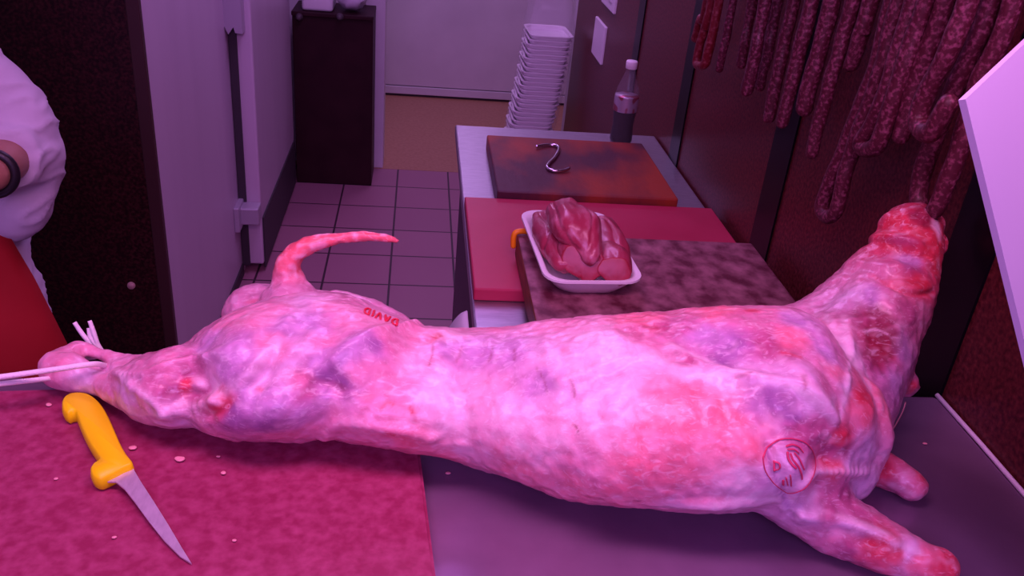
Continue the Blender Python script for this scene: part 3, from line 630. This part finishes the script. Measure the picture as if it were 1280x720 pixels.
bpx = [(130, 605), (140, 601), (155, 593), (166, 587), (176, 603), (192, 626), (210, 653), (226, 679), (239, 699), (224, 690), (205, 672), (186, 650), (168, 627), (156, 613), (145, 605)]
w1 = [atz(x, y, kz+.007) for x, y in bpx]
g = G(); zz = [kz+.0085]*4+[kz+.007, kz+.005, kz+.003, kz+.0015, kz+.0005, kz+.001, kz+.002, kz+.004, kz+.006, kz+.0075, kz+.0085]
g.loft([[(p[0], p[1], z-.0002) for p, z in zip(w1, zz)], [(p[0], p[1], z+.0014) for p, z in zip(w1, zz)]])
o = g.obj('blade', M('knife_steel', (.62, .56, .66), .3, metal=.55, col2=(.74, .68, .78), nscale=60, stretch=(3, 1, 1)), kn, False)
# scraps
for i, (x, y, r, lab) in enumerate(((225, 575, .0048, 'largest pink meat scrap on the red board, right of the knife'), (166, 561, .0035, 'thin pale scrap close beside the yellow knife handle'), (273, 571, .0022, 'tiny pale crumb just below the carcass, right of the pink scrap'), (279, 592, .0026, 'tiny pale crumb below and right of the pink scrap'), (70, 599, .0018, 'tiny pale crumb on the red board left of the knife'), (143, 672, .0022, 'tiny pale crumb on the red board near the knife tip'), (62, 507, .0030, 'pale speck near the back edge of the red board'), (293, 676, .0020, 'tiny pale crumb alone at the front middle of the red board'))):
    p = atz(x, y, BZ+.001); gg = G().blob((p[0], p[1], p[2]+r*.35), (r, r*.8, r*.35)); V = np.array(gg.v)
    V = np.array([v+(v-p)*.5*noise.noise(Vector(v)*200) for v in V]); V[:, 2] = np.maximum(V[:, 2], BZ+.0003)
    tag(mesh_obj('meat_scrap', V, gg.f, scrap_m), lab, 'scrap', 'scraps on the red board')
# hair-thin strand and scrap on the steel
for x, y, lab in ((1156, 555, 'tiny pale crumb on the dark steel right of the raised leg'), (560, 592, 'tiny pale crumb on the steel beside the red board')):
    p = atz(x, y, TZ+.001); tag(G().blob((p[0], p[1], p[2]+.0008), (.003, .002, .001)).obj('meat_scrap', scrap_m), lab, 'scrap', 'scraps on the steel table')
tag(G().tube([atz(1132, 503, TZ+.004), atz(1128, 515, TZ+.002), atz(1120, 530, TZ+.0015), atz(1113, 542, TZ+.001)], .0009, 6, sub=4).obj('sinew_strand', scrap_m), 'thin pale strand of sinew on the steel below the neck', 'strand')

# ------------------------------------------------------------------ sausages and rail
SX = .615
rail = tag(G().tube([(SX, .55, 1.86), (SX, 2.40, 1.86)], .010, 14, dome=True).obj('hanging_rail', chrome), 'steel rail above the frame that the sausages hang from', 'rail')
for y in (.60, 2.36):
    G().tube([(SX, y, 1.86), (XW+.01, y, 1.86)], .008, 12).obj('bracket', chrome, rail)
def sausage(px, r, label, dx=0, loop=False, mat=None, name='sausage'):
    P = [atx(x, y, SX+dx) for x, y in px]
    top = P[0].copy(); d = P[0]-P[1]
    tops = [np.array([SX+dx*.5, P[0][1], 1.845])]
    pts = tops+P
    if loop:
        pts = pts+[np.array([SX+dx*.5-.002, P[-1][1], 1.845])]
    n = len(pts); rad = [r]*n
    gg = G().tube(pts, rad, 12, sub=9, dome=True, up=(1, 0, 0))
    V = []
    for v in gg.v:
        q = Vector(v)*26; V.append(Vector(v)+Vector((noise.noise(q), noise.noise(q+Vector((9, 0, 0))), 0))*.0028)
    o = mesh_obj(name, V, gg.f, mat or sausage_m)
    ringz = 1.845
    G().tube([(SX+dx*.5, P[0][1], 1.838), (SX+dx*.5, P[0][1], 1.872)], .0022, 8).obj('hanging_string', twine_m, o)
    return tag(o, label, 'sausage', 'cured sausages hanging on the rail')
sl = [
 ([(890, 0), (880, 38), (871, 74), (874, 82), (881, 80), (885, 66), (898, 8)], .0095, 'small looped sausage at the far left end of the row', 0, True),
 ([(884, 0), (876, 24), (869, 48)], .010, 'bright red short sausage at the far left end, behind the loop', .03, False),
 ([(917, 0), (908, 45), (899, 86)], .0085, 'thin tapering sausage, second hanging piece from the left', 0, False),
 ([(941, 0), (933, 45), (926, 80)], .0100, 'short sausage, third hanging piece from the left', .012, False),
 ([(957, 0), (946, 60), (934, 113)], .0115, 'sausage fourth from the left, longer than its neighbours', -.010, False),
 ([(973, 0), (961, 60), (950, 108)], .0098, 'sausage fifth from the left, just behind a longer one', .030, False),
 ([(992, 0), (976, 75), (961, 147)], .0108, 'slim sausage sixth from the left, ending beside the black strip', .006, False),
 ([(1015, 0), (996, 78), (978, 152)], .0115, 'long sausage ending over the black wall strip', -.008, False),
 ([(1040, 0), (1022, 70), (1005, 136)], .0128, 'thick sausage just right of the black wall strip', 0, False),
 ([(1066, 0), (1040, 95), (1014, 190)], .0108, 'long straight sausage reaching below its thick left neighbour', .004, False),
 ([(1089, 0), (1076, 45), (1064, 80)], .0118, 'short sausage ending high between two long ones', .012, False),
 ([(1116, 0), (1089, 98), (1056, 182), (1038, 228), (1028, 258), (1034, 271), (1044, 264), (1054, 230), (1066, 185), (1100, 88), (1124, 0)], .0108, 'longest looped sausage with a narrow bottom loop over the dark wall', 0, True),
 ([(1141, 0), (1110, 112), (1092, 152), (1078, 178), (1084, 187), (1098, 178), (1113, 140), (1128, 95), (1156, 0)], .0115, 'looped sausage with a wide bend, right of the longest loop', -.006, True),
 ([(1182, 0), (1150, 90), (1127, 170)], .0118, 'straight sausage ending blunt between two loops', .008, False),
 ([(1209, 0), (1183, 68), (1153, 128), (1147, 152), (1156, 165), (1168, 162), (1186, 130)], .0118, 'sausage hooked upward at its lower end, against the long loop', -.016, False),
 ([(1240, 0), (1212, 69), (1179, 144), (1160, 196), (1147, 245), (1153, 266), (1166, 266), (1178, 240), (1203, 172), (1224, 105), (1262, 12)], .0112, 'large looped sausage behind the neck of the carcass', .022, True),
]
for px, r, lab, dx, lp in sl: sausage(px, r, lab, dx, lp, sausage_red if 'bright red' in lab or 'small looped' in lab else None)

# ------------------------------------------------------------------ white board at right
A = aty(1207, 124, .56); B = aty(1280, 425, .53)
e1 = (B-A)/np.linalg.norm(B-A)
best = None
for Yc in np.linspace(.45, .75, 301):
    Cc = aty(1280, 55, Yc); q = (Cc-A); q /= np.linalg.norm(q)
    if best is None or abs(q@e1) < best[0]: best = (abs(q@e1), q, Yc)
e2 = best[1]
s2 = min(.30, (.68-A[0])/max(e2[0], .05)); 
l1 = (TZ+.006-A[2])/e1[2]
if A[0]+e1[0]*l1 > .67: l1 = (.67-A[0])/e1[0]
Bf = A+e1*l1; nn = np.cross(e1, e2); nn /= np.linalg.norm(nn)
if nn[1] > 0: nn = -nn
# other corners kept this side of the wall
s3 = min(s2, (.68-Bf[0])/max(e2[0], .05), s2)
g = G().prism([A, A+e2*s2, Bf+e2*max(s3, .004), Bf], (0, 0, 0), tuple(-nn*.005))
tag(g.obj('plastic_board', lilac_board, None, False), 'blank white plastic board leaning at the right, in front of the sausages', 'board')

# ------------------------------------------------------------------ wall plates
def plate(px, label, det):
    P = [atx(x, y, XW-.008) for x, y in px]
    y0 = min(p[1] for p in P); y1 = max(p[1] for p in P); z0 = min(p[2] for p in P); z1 = max(p[2] for p in P)
    o = G().box((XW-.010, y0, z0), (XW+.001, y1, z1), .003).obj('switch_plate', M('white_switch', (.80, .77, .82), .4), None, False); tag(o, label, 'switch plate')
    if det:
        for k in (.3, .7):
            yy = y0+(y1-y0)*k; G().box((XW-.014, yy-.03, z0+.03), (XW-.009, yy+.03, z1-.03), .002).obj('rocker', M('rocker', (.74, .71, .77), .4), o, False)
    return o
plate(((745, 21), (756, 33), (751, 79), (740, 66)), 'blank white rectangular plate on the brown wall above the bottle', False)
plate(((756, -30), (770, -28), (767, 18), (754, 4)), 'white switch plate at the top edge above the blank plate', True)

# ------------------------------------------------------------------ stack of foam trays in a plastic bag
base = aty(661, 158, 3.80); topc = aty(682, 40, 3.80)
proto = None; hx, hy = .094, .12; pitch = .0195
def cx(z):
    return float(np.interp(z, [0, base[2], (base[2]+topc[2])/2, topc[2]], [base[0]-.035, base[0], (base[0]+topc[0])/2+.012, topc[0]+.012]))
ntr = int(topc[2]/pitch); b0 = tray_geo((0, 0, 0), hx, hy, .028, 0, .004, .62)
for i in range(ntr):
    z = .002+i*pitch
    lab = 'white foam tray stacked in the clear bag by the back doorway'
    if proto is None:
        o = proto = b0.obj('foam_tray', foam, None, True, (0, 0, 0)); autosmooth(o, 40)
    else: o = proto.copy(); C.objects.link(o)
    o.location = (cx(z), 3.80, z); o.rotation_euler = (0, 0, .06*math.sin(i*2.1)); tag(o, lab, 'tray', 'foam trays stacked in the clear bag')
rings = []
ztop = topc[2]
for j, z in enumerate(list(np.linspace(.004, ztop+.03, 40))+[ztop+.06, ztop+.10, ztop+.14, ztop+.18, ztop+.22]):
    over = max(0, z-ztop-.03); sc = 1-.25*min(1, over/.10); rr = []
    for q in rrect(cx(min(z, ztop)), 3.80, z, (hx+.007)*sc, (hy+.007)*sc, .04*sc, 0, 7):
        d = Vector((q[0]-cx(min(z, ztop)), q[1]-3.80, 0)); a = noise.noise(Vector((q[0]*30, q[1]*30, z*22)))
        rr.append(tuple(Vector(q)+d*(.03+.10*min(1, over*20))*a))
    rings.append(rr)
o = G().loft(rings, True, False).obj('plastic_bag', film('clear_film', .16)); tag(o, 'clear plastic bag around the tall stack of white foam trays', 'bag')

# ------------------------------------------------------------------ dark cabinet by the doorway
zt = float(aty(400, 16, 4.23)[2])
t = thing('dark_cabinet', (-.42, 4.38, 0), 'narrow dark brown cabinet between the cold room and the doorway', 'cabinet')
cab = M('dark_laminate', (.025, .006, .010), .5, spec=.2, col2=(.035, .010, .014), nscale=8)
G().box((-.584, 4.24, .0), (-.212, 4.495, zt-.02), .003).obj('cabinet_body', cab, t, False)
G().box((-.586, 4.225, zt-.02), (-.210, 4.497, zt), .004).obj('cabinet_top', cab, t, False)
for px in (374, 425):
    p = aty(px, 21, 4.225); G().tube([(p[0], 4.242, p[2]), (p[0], 4.222, p[2]), (p[0], 4.212, p[2])], [.012, .018, .014], 16, dome=True).obj('knob', M('grey_knob', (.09, .07, .08), .4), t)
p0 = aty(377, 12, 4.25); p1 = aty(416, 12, 4.25)
o = G().box((p0[0], 4.25, zt+.001), (p1[0], 4.42, zt+.11), .014, 3).obj('white_box', M('white_plastic_box', (.80, .78, .82), .4)); tag(o, 'white plastic box with rounded corners on the dark cabinet', 'box')
gg = G().blob((float(aty(440, 0, 4.32)[0]), 4.33, zt+.06), (.068, .085, .058)); V = []
for v in gg.v:
    q = Vector(v)*38; V.append(Vector(v)+Vector((noise.noise(q), noise.noise(q+Vector((3, 0, 0))), noise.noise(q+Vector((0, 5, 0)))))*.012)
V = [Vector((v.x, v.y, max(v.z, zt+.001))) for v in V]
tag(mesh_obj('plastic_bundle', V, gg.f, M('crumpled_plastic', (.66, .62, .72), .25)), 'crumpled pale plastic bundle on the dark cabinet, next to the white box', 'bundle')

# ------------------------------------------------------------------ person at the left
px_, py_ = -.95, 1.52
person = thing('person', (px_, py_, 0), 'person at left in white coat and red apron, arm bent, dark watch', 'person')
El = aty(19, 188, 1.52); Wr = aty(-12, 218, 1.33); Ha = aty(-60, 226, 1.22)
Sh = np.array([-.80, 1.54, 1.43]); El2 = np.array([-1.23, 1.50, 1.14]); Sh2 = np.array([-1.15, 1.54, 1.43]); Wr2 = np.array([-1.10, 1.28, 1.10]); Ha2 = np.array([-1.02, 1.20, 1.10])
g = G()
g.tube([(px_, py_, .86), (px_, py_, 1.0), (px_, py_, 1.15), (px_, py_, 1.32), (px_, py_+.01, 1.43), (px_, py_+.01, 1.50)], [.15, .145, .14, .155, .13, .06], 24, sub=4, dome=True, squash=.72, up=(0, 1, 0))
g.tube([(px_, py_+.01, 1.46), (px_, py_, 1.54), (px_, py_-.01, 1.60)], [.062, .056, .054], 16, sub=3, dome=True)
hc = Vector((px_, py_-.02, 1.655)); g.blob(hc, (.074, .092, .112)); g.blob(hc+Vector((0, -.035, -.055)), (.052, .055, .050))
g.tube([hc+Vector((0, -.088, .02)), hc+Vector((0, -.105, -.012)), hc+Vector((0, -.096, -.022))], [.010, .014, .014], 10, sub=3, dome=True)
for sx in (-1, 1):
    g.blob(hc+Vector((sx*.076, .008, -.005)), (.010, .020, .031)); g.blob(hc+Vector((sx*.030, -.080, .022)), (.018, .012, .008))
g.blob(hc+Vector((0, -.083, -.052)), (.024, .010, .007))
for a, b_, c_, hnd in ((Sh, El, Wr, Ha), (Sh2, El2, Wr2, Ha2)):
    g.tube([a, (a+b_)/2, b_], [.056, .048, .042], 16, sub=3, dome=True)
    g.tube([b_, (b_*.6+c_*.4), c_], [.040, .038, .028], 16, sub=3, dome=True)
    d = hnd-c_; d /= np.linalg.norm(d); sd = np.cross(d, [0, 0, 1.]); sd /= np.linalg.norm(sd); upv = np.cross(sd, d)
    palm0 = c_+d*.012; palm1 = c_+d*.085
    for kf_ in (-.026, -.009, .009, .026): g.tube([palm0+upv*kf_*.5, c_+d*.05+upv*kf_*.9, palm1+upv*kf_], [.017, .015, .012], 12, sub=3, dome=True)
    for kf_, ln in ((-.027, .058), (-.009, .072), (.009, .078), (.027, .070)):
        k0 = palm1+upv*kf_; sg = 1 if a is Sh else -1
        g.tube([k0, k0+d*ln*.45+sd*-.006*sg, k0+d*ln*.8+sd*-.022*sg, k0+d*ln*.9+sd*-.040*sg], [.0098, .0092, .0086, .0072], 10, sub=3, dome=True)
    t0 = c_+d*.03+upv*.024; g.tube([t0, t0+d*.03+upv*.022, t0+d*.055+upv*.028, t0+d*.078+upv*.022], [.013, .0115, .0105, .0085], 10, sub=3, dome=True)
for sx in (-1, 1):
    g.tube([(px_+sx*.09, py_, .92), (px_+sx*.10, py_, .70), (px_+sx*.105, py_-.01, .50), (px_+sx*.11, py_+.01, .30), (px_+sx*.11, py_+.02, .09)], [.088, .078, .056, .056, .040], 18, sub=3, dome=True)
    g.tube([(px_+sx*.11, py_+.04, .045), (px_+sx*.115, py_-.06, .04), (px_+sx*.12, py_-.15, .032)], [.038, .038, .028], 14, sub=3, dome=True)
V, F = remesh(g, .006, 4); mesh_obj('body', V, F, skin, person)
g = G().blob(hc+Vector((0, .016, .030)), (.082, .088, .094)); V = np.array([v for v in g.v]); keep = []
V[:, 1] = np.where((V[:, 2] < hc.z+.055) & (V[:, 1] < hc.y-.03), hc.y-.03, V[:, 1]); mesh_obj('hair', V, g.f, M('dark_hair', (.02, .013, .010), .5), person)
# coat: torso, collar and full baggy sleeves
g = G()
g.tube([(px_, py_, .70), (px_, py_, .86), (px_, py_, 1.02), (px_, py_, 1.16), (px_, py_, 1.32), (px_, py_+.01, 1.43), (px_, py_+.01, 1.49)], [.265, .250, .228, .190, .178, .140, .085], 30, sub=4, squash=.74, up=(0, 1, 0))
cuff = El*.52+Wr*.48
g.tube([Sh+np.array([-.055, 0, .0]), Sh*.55+El*.45+np.array([-.012, 0, -.01]), El+np.array([.005, 0, .075]), El+np.array([.022, 0, .012])], [.075, .062, .060, .056], 22, sub=5, dome=True)
g.tube([El+np.array([.016, .02, .0]), El*.75+Wr*.25+np.array([.0, 0, .0]), cuff], [.066, .064, .056], 22, sub=5)
g.tube([El+np.array([.004, .0, -.03]), El*.92+np.array([px_, py_, 1.02])*.08+np.array([.0, 0, -.10])], [.066, .062], 20, sub=5, dome=True)
c2 = El2*.5+Wr2*.5
g.tube([Sh2+np.array([.03, 0, .02]), Sh2*.5+El2*.5, El2], [.085, .08, .07], 22, sub=5, dome=True); g.tube([El2, El2*.75+Wr2*.25, c2], [.072, .068, .058], 22, sub=5)
V, F = remesh(g, .0065, 3); N = normals(V, F)
for i, v in enumerate(V):
    q = Vector((v[0]*9+v[2]*4, v[1]*9, v[2]*15-v[0]*6)); q2 = Vector((v[0]*14+v[2]*9, v[1]*10, v[2]*22-v[0]*16)); rg = 1-min(1, abs(noise.noise(q2))*3.2); V[i] = v+N[i]*(.010*noise.noise(q)+.005*rg*rg-.002)
coat = mesh_obj('coat', V, F, cloth_w, person)
# apron: curved bib and skirt wrapped round the front
R_ = []
for j in range(25):
    v = j/24; z = 1.06-.62*v; row = []
    xr = float(np.interp(z, [.40, .74, .90, 1.02, 1.06], [-.545, -.625, -.672, -.718, -.735]))
    for i in range(31):
        u = i/30*2-1; hw = (xr-px_)
        row.append((px_+hw*u, py_-.185-.05*v+.15*abs(u)**2.4+.006*math.sin(11*u+3*v), z))
    R_.append(row)
V = [p for r_ in R_ for p in r_]; F = [(j*31+i, j*31+i+1, (j+1)*31+i+1, (j+1)*31+i) for j in range(24) for i in range(30)]
o = mesh_obj('apron', V, F, apron_m, person); m = o.modifiers.new('s', 'SOLIDIFY'); m.thickness = .004
o['label'] = 'red apron'
for sx in (-1, 1):
    pass
g = G()
for sx in (-1, 1): g.tube([(px_+sx*.09, py_, .86), (px_+sx*.10, py_, .70), (px_+sx*.105, py_-.01, .50), (px_+sx*.11, py_+.01, .30), (px_+sx*.11, py_+.02, .09)], [.105, .092, .076, .074, .066], 18, sub=3)
V, F = remesh(g, .007, 3); mesh_obj('trousers', V, F, M('dark_trousers', (.02, .02, .03), .8), person)
for sx in (-1, 1):
    mesh_obj('shoe', *(lambda gg: (np.array(gg.v)*np.array([1, 1, 1])*1.0, gg.f))(G().tube([(px_+sx*.11, py_+.05, .052), (px_+sx*.115, py_-.06, .050), (px_+sx*.12, py_-.16, .040)], [.050, .050, .038], 16, sub=4, dome=True)), M('black_leather', (.02, .02, .02), .5), person)
d = Wr-El; d /= np.linalg.norm(d); wc = Wr+d*-.004
g = G(); sd = np.cross(d, [0, 0, 1.]); sd /= np.linalg.norm(sd); up_ = np.cross(sd, d)
ringp = [wc+.0335*(math.cos(a)*sd+math.sin(a)*up_) for a in np.linspace(0, 2*math.pi, 33)]
wt = g.tube(ringp, .0075, 8, squash=.6).obj('wristwatch', M('black_strap', (.012, .010, .014), .4), person)
wt['label'] = 'dark wristwatch'
G().tube([wc+sd*.034, wc+sd*.046], [.020, .018], 20).obj('watch_case', chrome, wt)
